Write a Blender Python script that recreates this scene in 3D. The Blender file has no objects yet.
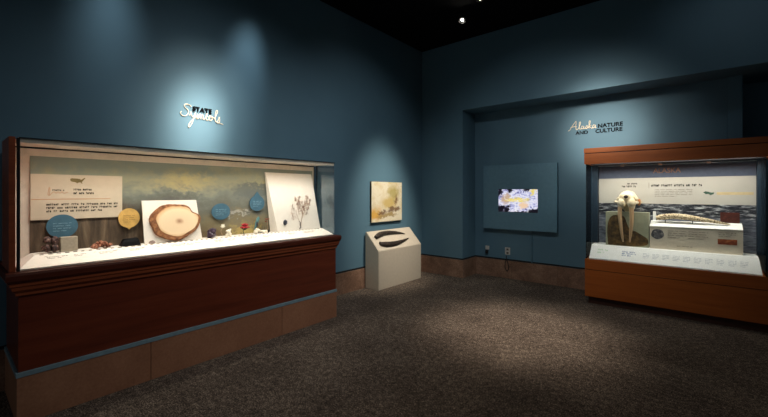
import bpy, bmesh, math, random
from mathutils import Vector, Matrix
from mathutils.noise import noise as pnoise
random.seed(7)
COL = bpy.context.scene.collection
SC = bpy.context.scene
V = Vector

# ------------------------------------------------------------------ materials
def lin(c):
    return tuple((x/12.92 if x <= .04045 else ((x+.055)/1.055)**2.4) for x in c)
def srgb(r, g, b):
    return lin((r/255, g/255, b/255)) + (1,)
class NT:
    def __init__(s, name):
        s.m = bpy.data.materials.new(name); s.m.use_nodes = True
        s.t = s.m.node_tree; s.n = s.t.nodes; s.b = s.n['Principled BSDF']; s.out = s.n['Material Output']
    def add(s, typ, **kw):
        n = s.n.new(typ)
        for k, v in kw.items():
            if k in n.inputs: n.inputs[k].default_value = v
            else: setattr(n, k, v)
        return n
    def link(s, a, b): s.t.links.new(a, b)
    def coords(s, which='Object', scale=(1, 1, 1)):
        c = s.add('ShaderNodeTexCoord'); mp = s.add('ShaderNodeMapping'); mp.inputs['Scale'].default_value = scale
        s.link(c.outputs[which], mp.inputs['Vector']); return mp.outputs['Vector']
    def noise(s, vec, scale, detail=3, rough=.55, dist=0):
        n = s.add('ShaderNodeTexNoise'); n.inputs['Scale'].default_value = scale; n.inputs['Detail'].default_value = detail
        n.inputs['Roughness'].default_value = rough; n.inputs['Distortion'].default_value = dist
        s.link(vec, n.inputs['Vector']); return n.outputs['Fac']
    def ramp(s, fac, stops):
        r = s.add('ShaderNodeValToRGB'); e = r.color_ramp.elements
        while len(e) < len(stops): e.new(.5)
        for k, (p, c) in enumerate(stops):
            e[k].position = p; e[k].color = c if len(c) == 4 else c + (1,)
        s.link(fac, r.inputs['Fac']); return r.outputs['Color']
    def math(s, op, a, b=None, clamp=False):
        n = s.add('ShaderNodeMath'); n.operation = op; n.use_clamp = clamp
        for i, x in enumerate((a, b)):
            if x is None: continue
            if isinstance(x, (int, float)): n.inputs[i].default_value = x
            else: s.link(x, n.inputs[i])
        return n.outputs[0]
    def mix(s, fac, a, b, mode='MIX'):
        n = s.add('ShaderNodeMix'); n.data_type = 'RGBA'; n.blend_type = mode
        if isinstance(fac, (int, float)): n.inputs[0].default_value = fac
        else: s.link(fac, n.inputs[0])
        for i, x in ((6, a), (7, b)):
            if isinstance(x, tuple): n.inputs[i].default_value = x
            else: s.link(x, n.inputs[i])
        return n.outputs[2]
    def bump(s, h, strength=.3, dist=.01):
        b = s.add('ShaderNodeBump'); b.inputs['Strength'].default_value = strength; b.inputs['Distance'].default_value = dist
        s.link(h, b.inputs['Height']); s.link(b.outputs[0], s.b.inputs['Normal'])
    def base(s, c):
        if isinstance(c, tuple): s.b.inputs['Base Color'].default_value = c
        else: s.link(c, s.b.inputs['Base Color'])
    def set(s, rough=.6, spec=.4, metal=0):
        s.b.inputs['Roughness'].default_value = rough; s.b.inputs['Specular IOR Level'].default_value = spec
        s.b.inputs['Metallic'].default_value = metal; return s.m

def plain(name, col, rough=.6, spec=.4, metal=0, var=.06, scale=25, bump=0):
    t = NT(name); v = t.coords()
    f = t.noise(v, scale, 4)
    lo = tuple(max(0, x*(1-var*2)) for x in col[:3]) + (1,); hi = tuple(min(1, x*(1+var*2)) for x in col[:3]) + (1,)
    t.base(t.ramp(f, [(.3, lo), (.7, hi)]))
    if bump: t.bump(t.noise(v, scale*3, 3), bump, .004)
    return t.set(rough, spec, metal)

def wood(name, dark, mid, light, axis=1, rough=.35, spec=.4, k=1.0):
    t = NT(name)
    sc = [14*k, 14*k, 14*k]; sc[axis] = .9*k
    v = t.coords('Object', tuple(sc))
    a = t.noise(v, 1.2, 6, .6, .6)
    sc2 = [90*k, 90*k, 90*k]; sc2[axis] = 3*k
    b = t.noise(t.coords('Object', tuple(sc2)), 1, 3)
    f = t.math('ADD', t.math('MULTIPLY', a, .7), t.math('MULTIPLY', b, .3))
    t.base(t.ramp(f, [(.32, dark), (.5, mid), (.68, light)]))
    t.bump(b, .08, .002)
    return t.set(rough, spec)

def speckle(name, stops, scale, rough=.8, bump=.3, spec=.3, dist=.004):
    t = NT(name); v = t.coords()
    f = t.noise(v, scale, 5, .65)
    t.base(t.ramp(f, stops)); t.bump(f, bump, dist); return t.set(rough, spec)

def wall_paint():
    t = NT('blue wall paint'); v = t.coords()
    f = t.noise(v, 1.3, 3)
    t.base(t.ramp(f, [(.3, srgb(88, 121, 138)), (.7, srgb(94, 128, 145))]))
    t.bump(t.noise(v, 160, 3), .12, .002)
    return t.set(.62, .3)

def carpet():
    t = NT('speckled brown carpet'); v = t.coords()
    f1 = t.noise(v, 105, 4, .8)
    f2 = t.noise(v, 2.2, 3)
    # swirling ribs woven in the pile
    vo = t.add('ShaderNodeTexVoronoi'); vo.feature = 'F1'; vo.inputs['Scale'].default_value = .55
    t.link(v, vo.inputs['Vector'])
    ring = t.math('SINE', t.math('MULTIPLY', vo.outputs['Distance'], 150))
    big = t.noise(v, 28, 3, .6)
    g = t.math('ADD', t.math('MULTIPLY', f1, .78), t.math('MULTIPLY', big, .22))
    g = t.math('ADD', g, t.math('MULTIPLY', ring, .005))
    g = t.math('ADD', g, t.math('MULTIPLY', t.math('SUBTRACT', f2, .5), .10))
    t.base(t.ramp(g, [(.37, srgb(36, 31, 28)), (.47, srgb(74, 65, 58)), (.54, srgb(118, 104, 92)), (.63, srgb(190, 172, 152))]))
    t.bump(t.math('ADD', f1, t.math('MULTIPLY', ring, .03)), .7, .012)
    return t.set(.95, .05)

def stone(name, a, b, c):
    t = NT(name); v = t.coords()
    f = t.math('ADD', t.math('MULTIPLY', t.noise(v, 5, 4), .45), t.math('MULTIPLY', t.noise(v, 60, 4, .7), .55))
    t.base(t.ramp(f, [(.36, a), (.5, b), (.64, c)])); t.bump(f, .1, .002)
    return t.set(.55, .35)

def glass(name, tint=(.93, .97, .97, 1), refl=1.0):
    t = NT(name); t.n.remove(t.b)
    tr = t.add('ShaderNodeBsdfTransparent'); tr.inputs[0].default_value = tint
    gl = t.add('ShaderNodeBsdfGlossy'); gl.inputs['Roughness'].default_value = .02; gl.inputs[0].default_value = (.9, .95, 1, 1)
    fr = t.add('ShaderNodeFresnel'); fr.inputs['IOR'].default_value = 1.3
    mx = t.add('ShaderNodeMixShader')
    t.link(t.math('MULTIPLY', fr.outputs[0], refl), mx.inputs[0]); t.link(tr.outputs[0], mx.inputs[1]); t.link(gl.outputs[0], mx.inputs[2])
    t.link(mx.outputs[0], t.out.inputs[0]); return t.m

def emit(name, col, strength):
    t = NT(name); t.b.inputs['Emission Color'].default_value = col; t.b.inputs['Emission Strength'].default_value = strength
    t.base(col); return t.set(.4, .3)

def sep(t, which='Generated'):
    c = t.add('ShaderNodeTexCoord'); s = t.add('ShaderNodeSeparateXYZ'); t.link(c.outputs[which], s.inputs[0])
    return c.outputs[which], s.outputs

def blob(t, u, v, cu, cv, ru, rv, soft=.5):
    """1 inside an ellipse, fading to 0 at its edge"""
    a = t.math('DIVIDE', t.math('SUBTRACT', u, cu), ru); b = t.math('DIVIDE', t.math('SUBTRACT', v, cv), rv)
    d = t.math('SQRT', t.math('ADD', t.math('MULTIPLY', a, a), t.math('MULTIPLY', b, b)))
    return t.math('DIVIDE', t.math('SUBTRACT', 1, d), soft, True)

def mural_mat():
    t = NT('landscape mural print'); g, (x, u, v) = sep(t)[0], sep(t)[1]
    mp = t.add('ShaderNodeMapping'); mp.inputs['Scale'].default_value = (1, 3.2, 1.4); t.link(g, mp.inputs['Vector']); vec = mp.outputs[0]
    n1 = t.noise(vec, 2.6, 6, .6, .4); n2 = t.noise(vec, 9, 5, .6, .3)
    f = t.math('ADD', v, t.math('MULTIPLY', t.math('SUBTRACT', n1, .5), .75))
    f = t.math('ADD', f, t.math('MULTIPLY', t.math('SUBTRACT', n2, .5), .25))
    n3 = t.noise(vec, 24, 5, .65, .4)
    f = t.math('ADD', f, t.math('MULTIPLY', t.math('SUBTRACT', n3, .5), .16))
    col = t.ramp(f, [(.05, srgb(112, 96, 70)), (.25, srgb(134, 124, 98)), (.42, srgb(112, 112, 102)), (.58, srgb(128, 132, 122)), (.74, srgb(160, 158, 132)), (.95, srgb(136, 146, 138))])
    wn = t.add('ShaderNodeMapping'); wn.inputs['Scale'].default_value = (1, 42, 2.2); t.link(g, wn.inputs['Vector'])
    st = t.noise(wn.outputs[0], 1, 4, .6, .3)
    forest = t.ramp(st, [(.40, srgb(70, 58, 48)), (.54, srgb(96, 80, 66)), (.64, srgb(120, 104, 84))])
    nu = t.math('ADD', u, t.math('MULTIPLY', t.math('SUBTRACT', n1, .5), .25))
    nu = t.math('ADD', nu, t.math('MULTIPLY', t.math('SUBTRACT', n3, .5), .10))
    nv = t.math('ADD', v, t.math('MULTIPLY', t.math('SUBTRACT', n2, .5), .35))
    nv = t.math('ADD', nv, t.math('MULTIPLY', t.math('SUBTRACT', n3, .5), .2))
    col = t.mix(t.math('MULTIPLY', blob(t, nu, v, .10, .05, .34, .58, .3), .95), col, forest)
    col = t.mix(t.math('MULTIPLY', blob(t, nu, nv, .36, .52, .15, .17, .8), .8), col, srgb(98, 98, 92))
    col = t.mix(t.math('MULTIPLY', blob(t, nu, nv, .68, .66, .11, .15, .35), .85), col, srgb(108, 112, 108))
    col = t.mix(t.math('MULTIPLY', blob(t, nu, nv, .41, .78, .12, .14, .8), .7), col, srgb(200, 182, 126))
    col = t.mix(t.math('MULTIPLY', blob(t, nu, nv, .80, .80, .16, .10, .8), .5), col, srgb(186, 176, 124))
    col = t.mix(t.math('MULTIPLY', blob(t, nu, nv, .63, .36, .07, .04, .6), .6), col, srgb(196, 194, 184))
    col = t.mix(t.math('MULTIPLY', blob(t, nu, nv, .66, .10, .08, .10, .6), .7), col, srgb(190, 172, 104))
    col = t.mix(t.math('MULTIPLY', blob(t, nu, nv, .86, .18, .10, .30, .5), .8), col, srgb(84, 74, 62))
    t.base(col); return t.set(.7, .2)

def coast_mat():
    t = NT('rocky coast photo print'); g, (u, y, v) = sep(t)
    mp = t.add('ShaderNodeMapping'); mp.inputs['Scale'].default_value = (3, 1, 5); t.link(g, mp.inputs['Vector'])
    n = t.noise(mp.outputs[0], 4, 6, .7, .4)
    rocks = t.ramp(n, [(.40, srgb(24, 26, 32)), (.50, srgb(56, 58, 64)), (.56, srgb(120, 122, 124)), (.64, srgb(196, 198, 196))])
    sea = t.ramp(n, [(.38, srgb(70, 74, 84)), (.52, srgb(112, 116, 126)), (.66, srgb(150, 154, 160))])
    e = t.math('ADD', v, t.math('MULTIPLY', t.math('SUBTRACT', n, .5), .25))
    t.base(t.mix(t.math('DIVIDE', t.math('SUBTRACT', e, .66), .08, True), sea, rocks)); return t.set(.6, .2)

def painting_mat():
    t = NT('pale painted canvas'); g, (x, u, v) = sep(t)
    n1 = t.noise(g, 3.2, 6, .62, .5); n2 = t.noise(g, 11, 5, .65)
    wob = t.math('ADD', t.math('MULTIPLY', t.math('SUBTRACT', n1, .5), .35), t.math('MULTIPLY', t.math('SUBTRACT', n2, .5), .25))
    uu = t.math('ADD', u, wob); vv = t.math('ADD', v, wob)
    col = t.ramp(n1, [(.3, srgb(226, 212, 176)), (.5, srgb(236, 226, 200)), (.7, srgb(216, 196, 146))])
    col = t.mix(t.math('MULTIPLY', blob(t, uu, vv, .72, .72, .25, .3, .6), .85), col, srgb(176, 158, 84))
    col = t.mix(t.math('MULTIPLY', blob(t, uu, vv, .55, .46, .36, .2, .6), .85), col, srgb(206, 176, 96))
    col = t.mix(t.math('MULTIPLY', blob(t, uu, vv, .14, .22, .26, .2, .6), .9), col, srgb(222, 168, 66))
    col = t.mix(t.math('MULTIPLY', blob(t, uu, vv, .50, .15, .4, .06, .5), .8), col, srgb(158, 128, 62))
    for (a, b, ra, rb) in ((.66, .32, .18, .09), (.85, .32, .12, .08), (.35, .24, .16, .07), (.6, .24, .14, .06), (.8, .55, .06, .16)):
        col = t.mix(t.math('MULTIPLY', blob(t, uu, vv, a, b, ra, rb, .6), .85), col, srgb(110, 72, 40))
    t.base(col); t.bump(n2, .15, .002); return t.set(.75, .2)

def screen_mat():
    t = NT('lit video image'); g, (u, y, v) = sep(t)
    n1 = t.noise(g, 5, 5, .65, 1.2); n2 = t.noise(g, 8, 4, .6, 1.2)
    wob = t.math('ADD', t.math('MULTIPLY', t.math('SUBTRACT', n1, .5), .4), t.math('MULTIPLY', t.math('SUBTRACT', n2, .5), .3))
    uu = t.math('ADD', u, wob); vv = t.math('ADD', v, wob)
    col = t.ramp(n2, [(.32, srgb(84, 82, 150)), (.47, srgb(206, 208, 246)), (.58, srgb(246, 246, 255)), (.72, srgb(190, 176, 226))])
    col = t.mix(blob(t, uu, vv, .20, .58, .16, .28, .5), col, srgb(206, 176, 150))
    col = t.mix(blob(t, uu, vv, .5, .52, .36, .13, .5), col, srgb(250, 226, 104))
    col = t.mix(blob(t, uu, vv, .66, .3, .17, .16, .5), col, srgb(250, 214, 176))
    for (a, b, ra, rb) in ((.02, .92, .1, .26), (.3, .97, .07, .16), (.04, .12, .12, .2), (.22, .08, .1, .2), (.95, .05, .22, .14), (.5, .0, .6, .07), (.72, .95, .08, .1)):
        col = t.mix(blob(t, uu, vv, a, b, ra, rb, .35), col, srgb(20, 16, 30))
    col = t.mix(blob(t, uu, vv, .88, .88, .08, .16, .4), col, srgb(246, 224, 120))
    for (a, b, ra, w_) in ((.62, .22, .30, .035), (.40, .30, .22, .025), (.25, .70, .16, .02)):
        d = t.math('SQRT', t.math('ADD', t.math('POWER', t.math('MULTIPLY', t.math('SUBTRACT', u, a), 1.7), 2), t.math('POWER', t.math('SUBTRACT', vv, b), 2)))
        e = t.math('SUBTRACT', 1, t.math('DIVIDE', t.math('ABSOLUTE', t.math('SUBTRACT', d, ra)), w_), True)
        col = t.mix(t.math('MULTIPLY', e, .8), col, srgb(250, 250, 255))
    t.link(col, t.b.inputs['Emission Color']); t.b.inputs['Emission Strength'].default_value = .9
    t.base((.01, .01, .01, 1)); return t.set(.3, .3)

def slice_mat():
    """sawn log: growth rings out from the pith"""
    t = NT('sawn wood face'); c, (x, y, z) = sep(t, 'Object')
    d = t.math('SQRT', t.math('ADD', t.math('MULTIPLY', t.math('DIVIDE', y, .19), t.math('DIVIDE', y, .19)), t.math('MULTIPLY', t.math('DIVIDE', z, .135), t.math('DIVIDE', z, .135))))
    n = t.noise(c, 9, 4, .6)
    dd = t.math('ADD', d, t.math('MULTIPLY', t.math('SUBTRACT', n, .5), .22))
    rings = t.math('MULTIPLY', t.math('SINE', t.math('MULTIPLY', dd, 70)), .5)
    col = t.ramp(dd, [(0, srgb(150, 112, 88)), (.10, srgb(196, 160, 128)), (.22, srgb(232, 204, 170)), (.75, srgb(240, 214, 178)), (.93, srgb(222, 176, 128)), (1.0, srgb(150, 92, 52))])
    col = t.mix(t.math('MULTIPLY', t.math('ADD', rings, .5), .16), col, srgb(178, 130, 90))
    t.base(col); return t.set(.55, .3)

M = dict(
    wall=wall_paint(), carpet=carpet(),
    ceiling=plain('black ceiling paint', (.004, .004, .005, 1), .9, .1),
    stone=stone('brown stone tile', srgb(104, 78, 62), srgb(136, 104, 84), srgb(164, 132, 110)),
    plinth=stone('brown plinth tile', srgb(146, 100, 74), srgb(160, 112, 84), srgb(172, 124, 94)),
    reveal=plain('black shadow gap', (.01, .011, .012, 1), .9),
    stripe=plain('grey blue painted strip', srgb(124, 150, 160), .5),
    mahog=wood('red mahogany', srgb(92, 39, 23), srgb(107, 47, 28), srgb(119, 55, 33), 1, .38),
    ledge=wood('dark mahogany ledge', srgb(70, 30, 18), srgb(84, 37, 22), srgb(98, 44, 27), 1, .5, .25), mahog2=wood('mahogany moulding', srgb(120, 54, 30), srgb(142, 70, 40), srgb(160, 84, 48), 1, .4),
    cherry=wood('orange cherry veneer', srgb(158, 80, 26), srgb(172, 90, 30), srgb(184, 100, 38), 0, .4),
    kick=plain('dark brown kick board', srgb(60, 30, 18), .6),
    beige=plain('beige case lining', srgb(222, 208, 192), .7, .2, var=.03),
    white=plain('white painted board', srgb(238, 230, 220), .6, .3, var=.015),
    white2=plain('cool white painted board', srgb(236, 234, 228), .6, .3, var=.015),
    pedestal=plain('cream painted pedestal', srgb(206, 194, 174), .6, .3, var=.02),
    dark=plain('black metal', (.012, .012, .014, 1), .5),
    post=plain('dark blue post', srgb(28, 46, 60), .5),
    panelpaint=plain('blue panel paint', srgb(100, 138, 156), .6, .3, var=.03),
    cream=plain('cream printed panel', srgb(206, 190, 168), .7, .2, var=.02),
    gold=plain('olive gold ink', srgb(122, 104, 60), .6),
    ink=plain('black ink', (.004, .004, .005, 1), .9, .1),
    dash_ink=plain('brown grey ink', srgb(84, 70, 56), .6), grey_ink=plain('grey ink', srgb(96, 88, 80), .6),
    title_ink=plain('dull orange ink', srgb(150, 112, 92), .6), orange_ink=plain('orange ink', srgb(190, 120, 70), .6),
    bluedisc=plain('blue printed disc', srgb(70, 106, 126), .6, .3, var=.05),
    yellowdisc=plain('yellow printed disc', srgb(214, 172, 98), .6, .3, var=.08),
    pale_ink=plain('pale blue ink', srgb(128, 164, 180), .6),
    ochre_ink=plain('ochre ink', srgb(158, 120, 62), .6),
    script=plain('cream script metal', srgb(246, 230, 204), .5),
    cream2=plain('grey cream printed panel', srgb(188, 182, 170), .7, .2, var=.03, scale=4), navy=plain('navy header print', srgb(72, 80, 98), .6),
    mural=mural_mat(), painting=painting_mat(), screen=screen_mat(),
    canvas_edge=plain('canvas edge', srgb(90, 80, 62), .8),
    glass=glass('case glass', (.95, .975, .97, 1), .7), glass_end=glass('case end glass', (.86, .92, .93, 1), 1.0),
    bark=speckle('bark', [(.3, srgb(86, 52, 32)), (.5, srgb(138, 90, 58)), (.7, srgb(172, 122, 84))], 38, .85, .6),
    sawn=slice_mat(),
    coal=speckle('black coal', [(.3, (.002, .002, .0025)), (.7, (.008, .008, .009))], 20, .6, .4, .15),
    darkrock=speckle('mottled dark rock', [(.38, srgb(40, 28, 28)), (.5, srgb(74, 48, 44)), (.58, srgb(112, 84, 76)), (.64, srgb(186, 150, 140))], 60, .6, .5),
    cubestone=plain('grey tan stone', srgb(172, 160, 142), .6, .3, var=.06, scale=60),
    orangestone=speckle('red orange crystal', [(.3, srgb(84, 44, 32)), (.5, srgb(150, 90, 66)), (.62, srgb(206, 150, 122))], 70, .5, .6),
    pebble=speckle('pinkish grey stone', [(.3, srgb(110, 92, 86)), (.7, srgb(170, 150, 142))], 40, .6, .4),
    purple=speckle('dark purple crystal', [(.3, srgb(34, 22, 36)), (.6, srgb(74, 54, 74)), (.75, srgb(120, 100, 116))], 40, .3, .4, .6),
    flower_white=plain('white petal', srgb(240, 232, 214), .6),
    red=speckle('red petal', [(.3, srgb(120, 18, 30)), (.6, srgb(190, 44, 58)), (.75, srgb(226, 104, 108))], 45, .55, .4),
    leaf=plain('dark green leaf', srgb(44, 52, 34), .6, var=.2),
    teal=plain('teal plumage', srgb(84, 128, 132), .5, var=.15),
    rust=plain('rust brown petal', srgb(132, 66, 46), .6, var=.15),
    stem=plain('dry brown stem', srgb(178, 150, 124), .8, var=.15),
    bud=plain('dried pinkish brown bud', srgb(176, 146, 130), .8, var=.2),
    darkbud=plain('dark seed', srgb(52, 44, 40), .7, var=.2),
    slate=plain('dark blue grey stone', srgb(52, 56, 68), .45),
    horn=speckle('dark brown horn', [(.35, (.008, .006, .005)), (.55, (.035, .024, .017)), (.72, (.12, .08, .05))], 26, .55, .7, .4),
    bone=speckle('old cream bone', [(.3, srgb(190, 164, 122)), (.5, srgb(226, 206, 170)), (.7, srgb(240, 228, 202))], 16, .6, .3),
    tusk=wood('walrus tusk ivory', srgb(176, 134, 94), srgb(206, 168, 126), srgb(224, 194, 154), 2, .45),
    bonehole=plain('dark brown bone hollow', srgb(44, 26, 20), .8),
    ochrebone=plain('rust stained bone', srgb(176, 112, 60), .7, var=.15),
    blockprint=speckle('grey green photo print', [(.3, srgb(146, 148, 122)), (.6, srgb(168, 168, 140)), (.75, srgb(188, 184, 158))], 7, .5, .02),
    walrusprint=speckle('brown walrus photo print', [(.3, srgb(48, 38, 24)), (.5, srgb(92, 70, 38)), (.7, srgb(134, 104, 56))], 16, .6, .02),
    riser=speckle('printed beige riser', [(.3, srgb(204, 190, 168)), (.7, srgb(218, 206, 184))], 5, .6, .02),
    scrim=speckle('scratched ivory', [(.42, srgb(92, 70, 46)), (.50, srgb(206, 184, 146)), (.7, srgb(236, 220, 188))], 70, .5, .2),
    redbox=speckle('dark red brown print', [(.3, srgb(52, 24, 16)), (.6, srgb(84, 38, 26)), (.75, srgb(120, 66, 42))], 22, .6, .1),
    picture=speckle('orange red picture print', [(.3, srgb(96, 42, 20)), (.55, srgb(150, 74, 36)), (.7, srgb(190, 124, 78))], 30, .6, .02),
    portrait=speckle('dark portrait print', [(.35, srgb(44, 44, 50)), (.55, srgb(100, 98, 100)), (.7, srgb(170, 160, 150))], 26, .6, .02),
    ice=coast_mat(),
    green_ink=plain('green ink', srgb(178, 206, 172), .6), pale_grey_ink=plain('pale grey ink', srgb(150, 158, 168), .6), navy_ink=plain('navy ink', srgb(110, 128, 160), .6),
    olive_ink=plain('dark green ink', srgb(62, 88, 72), .6), sand_ink=plain('sand ink', srgb(206, 184, 138), .6),
    plate=plain('grey white plastic', srgb(196, 194, 186), .5), conduit=plain('blue painted conduit', srgb(78, 112, 128), .5),
    lampcan=plain('black lamp housing', (.01, .01, .011, 1), .45),
    lens=emit('lit lamp lens', (1, .93, .8, 1), 120.0), lens2=emit('glancing lamp lens', (1, .8, .62, 1), 8.0),
    caselamp=plain('case lamp trough', srgb(220, 214, 204), .5), silver=plain('silver rail', srgb(190, 190, 188), .3, .5, 1.0),
)

# ------------------------------------------------------------------ building helpers
def wloc(p):
    v = V((0, 0, 0))
    while p is not None: v += V(p.location); p = p.parent
    return v
REST = [None]
def obj(name, bm, mat, parent=None, loc=None, smooth=False):
    """bm is in world coordinates; the object's origin goes to loc (or its parent's)"""
    if loc is None: loc = wloc(parent) if parent is not None else V((0, 0, 0))
    loc = V(loc)
    if REST[0] is not None:
        for v in bm.verts: v.co.z = max(v.co.z, REST[0])
    bmesh.ops.translate(bm, verts=bm.verts, vec=-loc)
    bmesh.ops.recalc_face_normals(bm, faces=bm.faces)
    me = bpy.data.meshes.new(name); bm.to_mesh(me); bm.free()
    for m in (mat if isinstance(mat, (list, tuple)) else [mat]): me.materials.append(m)
    if smooth:
        for p in me.polygons: p.use_smooth = True
    o = bpy.data.objects.new(name, me); COL.objects.link(o)
    if parent is not None:
        o.parent = parent; o.location = loc - wloc(parent)
    else: o.location = loc
    return o
def tag(o, label, cat, group=None):
    o['label'] = label; o['category'] = cat
    if group: o['group'] = group
    return o
def thing(name, label, cat, loc, group=None):
    o = bpy.data.objects.new(name, None); COL.objects.link(o); o.location = loc
    o.empty_display_size = .05
    return tag(o, label, cat, group)
def struct(name, bm, mat):
    o = obj(name, bm, mat); o['kind'] = 'structure'; return o
def B(): return bmesh.new()
def box(bm, x0, x1, y0, y1, z0, z1, bev=0, mi=0):
    t = bmesh.new()
    bmesh.ops.create_cube(t, size=1)
    bmesh.ops.scale(t, vec=(x1-x0, y1-y0, z1-z0), verts=t.verts)
    bmesh.ops.translate(t, vec=((x0+x1)/2, (y0+y1)/2, (z0+z1)/2), verts=t.verts)
    if bev: bmesh.ops.bevel(t, geom=t.edges[:], offset=bev, segments=2, affect='EDGES', profile=.7)
    for f in t.faces: f.material_index = mi
    merge(bm, t); return bm
def merge(bm, t):
    me = bpy.data.meshes.new('tmp'); t.to_mesh(me); t.free(); bm.from_mesh(me); bpy.data.meshes.remove(me)
def rings(bm, rs, cap=True):
    """loft through closed loops of equal length"""
    vs = [[bm.verts.new(p) for p in r] for r in rs]; n = len(rs[0])
    for a, b in zip(vs, vs[1:]):
        for i in range(n): bm.faces.new((a[i], a[(i+1) % n], b[(i+1) % n], b[i]))
    if cap:
        bm.faces.new(vs[0]); bm.faces.new(vs[-1])
    return bm
def prism(bm, pts, d):
    """polygon pts (3d) pushed along d"""
    d = V(d); return rings(bm, [[V(p) for p in pts], [V(p)+d for p in pts]])
def rect(x0, x1, y0, y1, z): return [(x0, y0, z), (x1, y0, z), (x1, y1, z), (x0, y1, z)]
def smooth_path(pts, k=6):
    P = [V(p) for p in pts]; out = []
    for i in range(len(P)-1):
        a = P[max(i-1, 0)]; b = P[i]; c = P[i+1]; d = P[min(i+2, len(P)-1)]
        for j in range(k):
            t = j/k
            out.append(.5*((2*b)+(c-a)*t+(2*a-5*b+4*c-d)*t*t+(3*b-a-3*c+d)*t**3))
    out.append(P[-1]); return out
def tube(bm, pts, rad, n=8, flat=None):
    pts = [V(p) for p in pts]; N = len(pts)
    R = rad if isinstance(rad, (list, tuple)) else [rad]*N
    if len(R) != N: R = [R[0]+(R[-1]-R[0])*i/(N-1) for i in range(N)] if len(R) == 2 else [R[min(int(i*(len(R)-1)/(N-1)), len(R)-2)]*(1-((i*(len(R)-1)/(N-1)) % 1 if i < N-1 else 1))+R[min(int(i*(len(R)-1)/(N-1)), len(R)-2)+1]*(((i*(len(R)-1)/(N-1)) % 1) if i < N-1 else 1) for i in range(N)]
    up = V((0, 0, 1)); rs = []; last = None
    for i, p in enumerate(pts):
        d = (pts[min(i+1, N-1)]-pts[max(i-1, 0)]).normalized()
        if last is None:
            s = d.cross(up)
            if s.length < 1e-3: s = d.cross(V((1, 0, 0)))
            s.normalize()
        else:
            s = (last - d*last.dot(d)).normalized()
        last = s; w = d.cross(s)
        rs.append([p+(s*math.cos(2*math.pi*k/n)+w*math.sin(2*math.pi*k/n))*R[i] for k in range(n)])
    return rings(bm, rs)
def ball(bm, c, r, sub=2, sc=(1, 1, 1), rough=0, rot=None, seed=0, freq=1.0):
    t = bmesh.new(); bmesh.ops.create_icosphere(t, subdivisions=sub, radius=1)
    for v in t.verts:
        k = 1 + rough*pnoise(v.co*1.7*freq+V((seed*3.1, seed*1.7, seed)))
        v.co = V((v.co.x*sc[0], v.co.y*sc[1], v.co.z*sc[2]))*r*k
    if rot: bmesh.ops.rotate(t, verts=t.verts, matrix=rot)
    bmesh.ops.translate(t, verts=t.verts, vec=c); merge(bm, t); return bm
def faceted(bm, c, size, npts=16, seed=0, floor=None):
    """angular rock: convex hull of scattered points"""
    rn = random.Random(seed); t = bmesh.new()
    for i in range(npts):
        v = V((rn.gauss(0, 1), rn.gauss(0, 1), rn.gauss(0, 1))).normalized()
        p = V((v.x*size[0], v.y*size[1], v.z*size[2]))+V(c)
        if floor is not None: p.z = max(p.z, floor)
        t.verts.new(p)
    r = bmesh.ops.convex_hull(t, input=t.verts)
    bmesh.ops.delete(t, geom=[g for g in r['geom_interior'] if isinstance(g, bmesh.types.BMVert)], context='VERTS')
    merge(bm, t); return bm
def lathe(bm, prof, c, n=24, axis=V((0, 0, 1))):
    q = V((0, 0, 1)).rotation_difference(axis.normalized())
    return rings(bm, [[V(c)+q @ V((r*math.cos(2*math.pi*k/n), r*math.sin(2*math.pi*k/n), z)) for k in range(n)] for r, z in prof])
AX_LEFT = (V((0, 1, 0)), V((0, 0, 1)), V((1, 0, 0)))      # lettering on the left wall reads towards +Y
AX_BACK = (V((1, 0, 0)), V((0, 0, 1)), V((0, -1, 0)))     # on the back wall towards +X
def place(bm, o, ax):
    m = Matrix((ax[0], ax[1], ax[2])).transposed()
    for v in bm.verts: v.co = V(o)+m @ v.co
    return bm
def text_bm(s, size, width=None, depth=.004, bold=.012, space=1.0):
    """lettering in the xy plane, lower left corner at the origin, size = capital height"""
    cu = bpy.data.curves.new('tmp', 'FONT'); cu.body = s; cu.size = 1; cu.extrude = 0; cu.offset = bold; cu.space_character = space
    o = bpy.data.objects.new('tmp', cu); COL.objects.link(o)
    bpy.context.view_layer.update()
    ev = o.evaluated_get(bpy.context.evaluated_depsgraph_get()); me = ev.to_mesh()
    bm = bmesh.new(); bm.from_mesh(me); ev.to_mesh_clear()
    bpy.data.objects.remove(o); bpy.data.curves.remove(cu)
    xs = [v.co.x for v in bm.verts]; ys = [v.co.y for v in bm.verts]
    h = max(ys)-min(ys); x0, y0 = min(xs), min(ys); w = max(xs)-x0
    sy = size/h; sx = width/w if width else sy
    for v in bm.verts: v.co = V(((v.co.x-x0)*sx, (v.co.y-y0)*sy, 0))
    r = bmesh.ops.extrude_face_region(bm, geom=bm.faces[:])
    bmesh.ops.translate(bm, verts=[g for g in r['geom'] if isinstance(g, bmesh.types.BMVert)], vec=(0, 0, depth))
    return bm
def ticks_bm(w, h, rows, seed=0, fill=.62, d=.0012):
    """unreadably small print: rows of little word-shaped marks, lower left corner at the origin"""
    rn = random.Random(seed); bm = B(); lh = h/rows
    for r in range(rows):
        x = 0; end = w*(1 if r < rows-1 else rn.uniform(.55, .9)); z = h-(r+1)*lh
        while x < end-.2*lh:
            l = min(rn.uniform(.8, 3.4)*lh, end-x); n = max(1, round(l/(lh*.42))); p = l/n
            for q in range(n):
                up = rn.choice((0, 0, 0, .12)); a = x+q*p
                if rn.random() < .5: box(bm, a, a+p*.72, z+lh*(1-fill)/2, z+lh*((1-fill)/2+fill*.75+up*fill), 0, d)
                else:
                    box(bm, a, a+p*.28, z+lh*(1-fill)/2, z+lh*(1+fill)/2, 0, d); box(bm, a+p*.28, a+p*.72, z+lh*.5, z+lh*(.5+fill*.3), 0, d)
            x += l+lh*.5
    return bm
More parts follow.
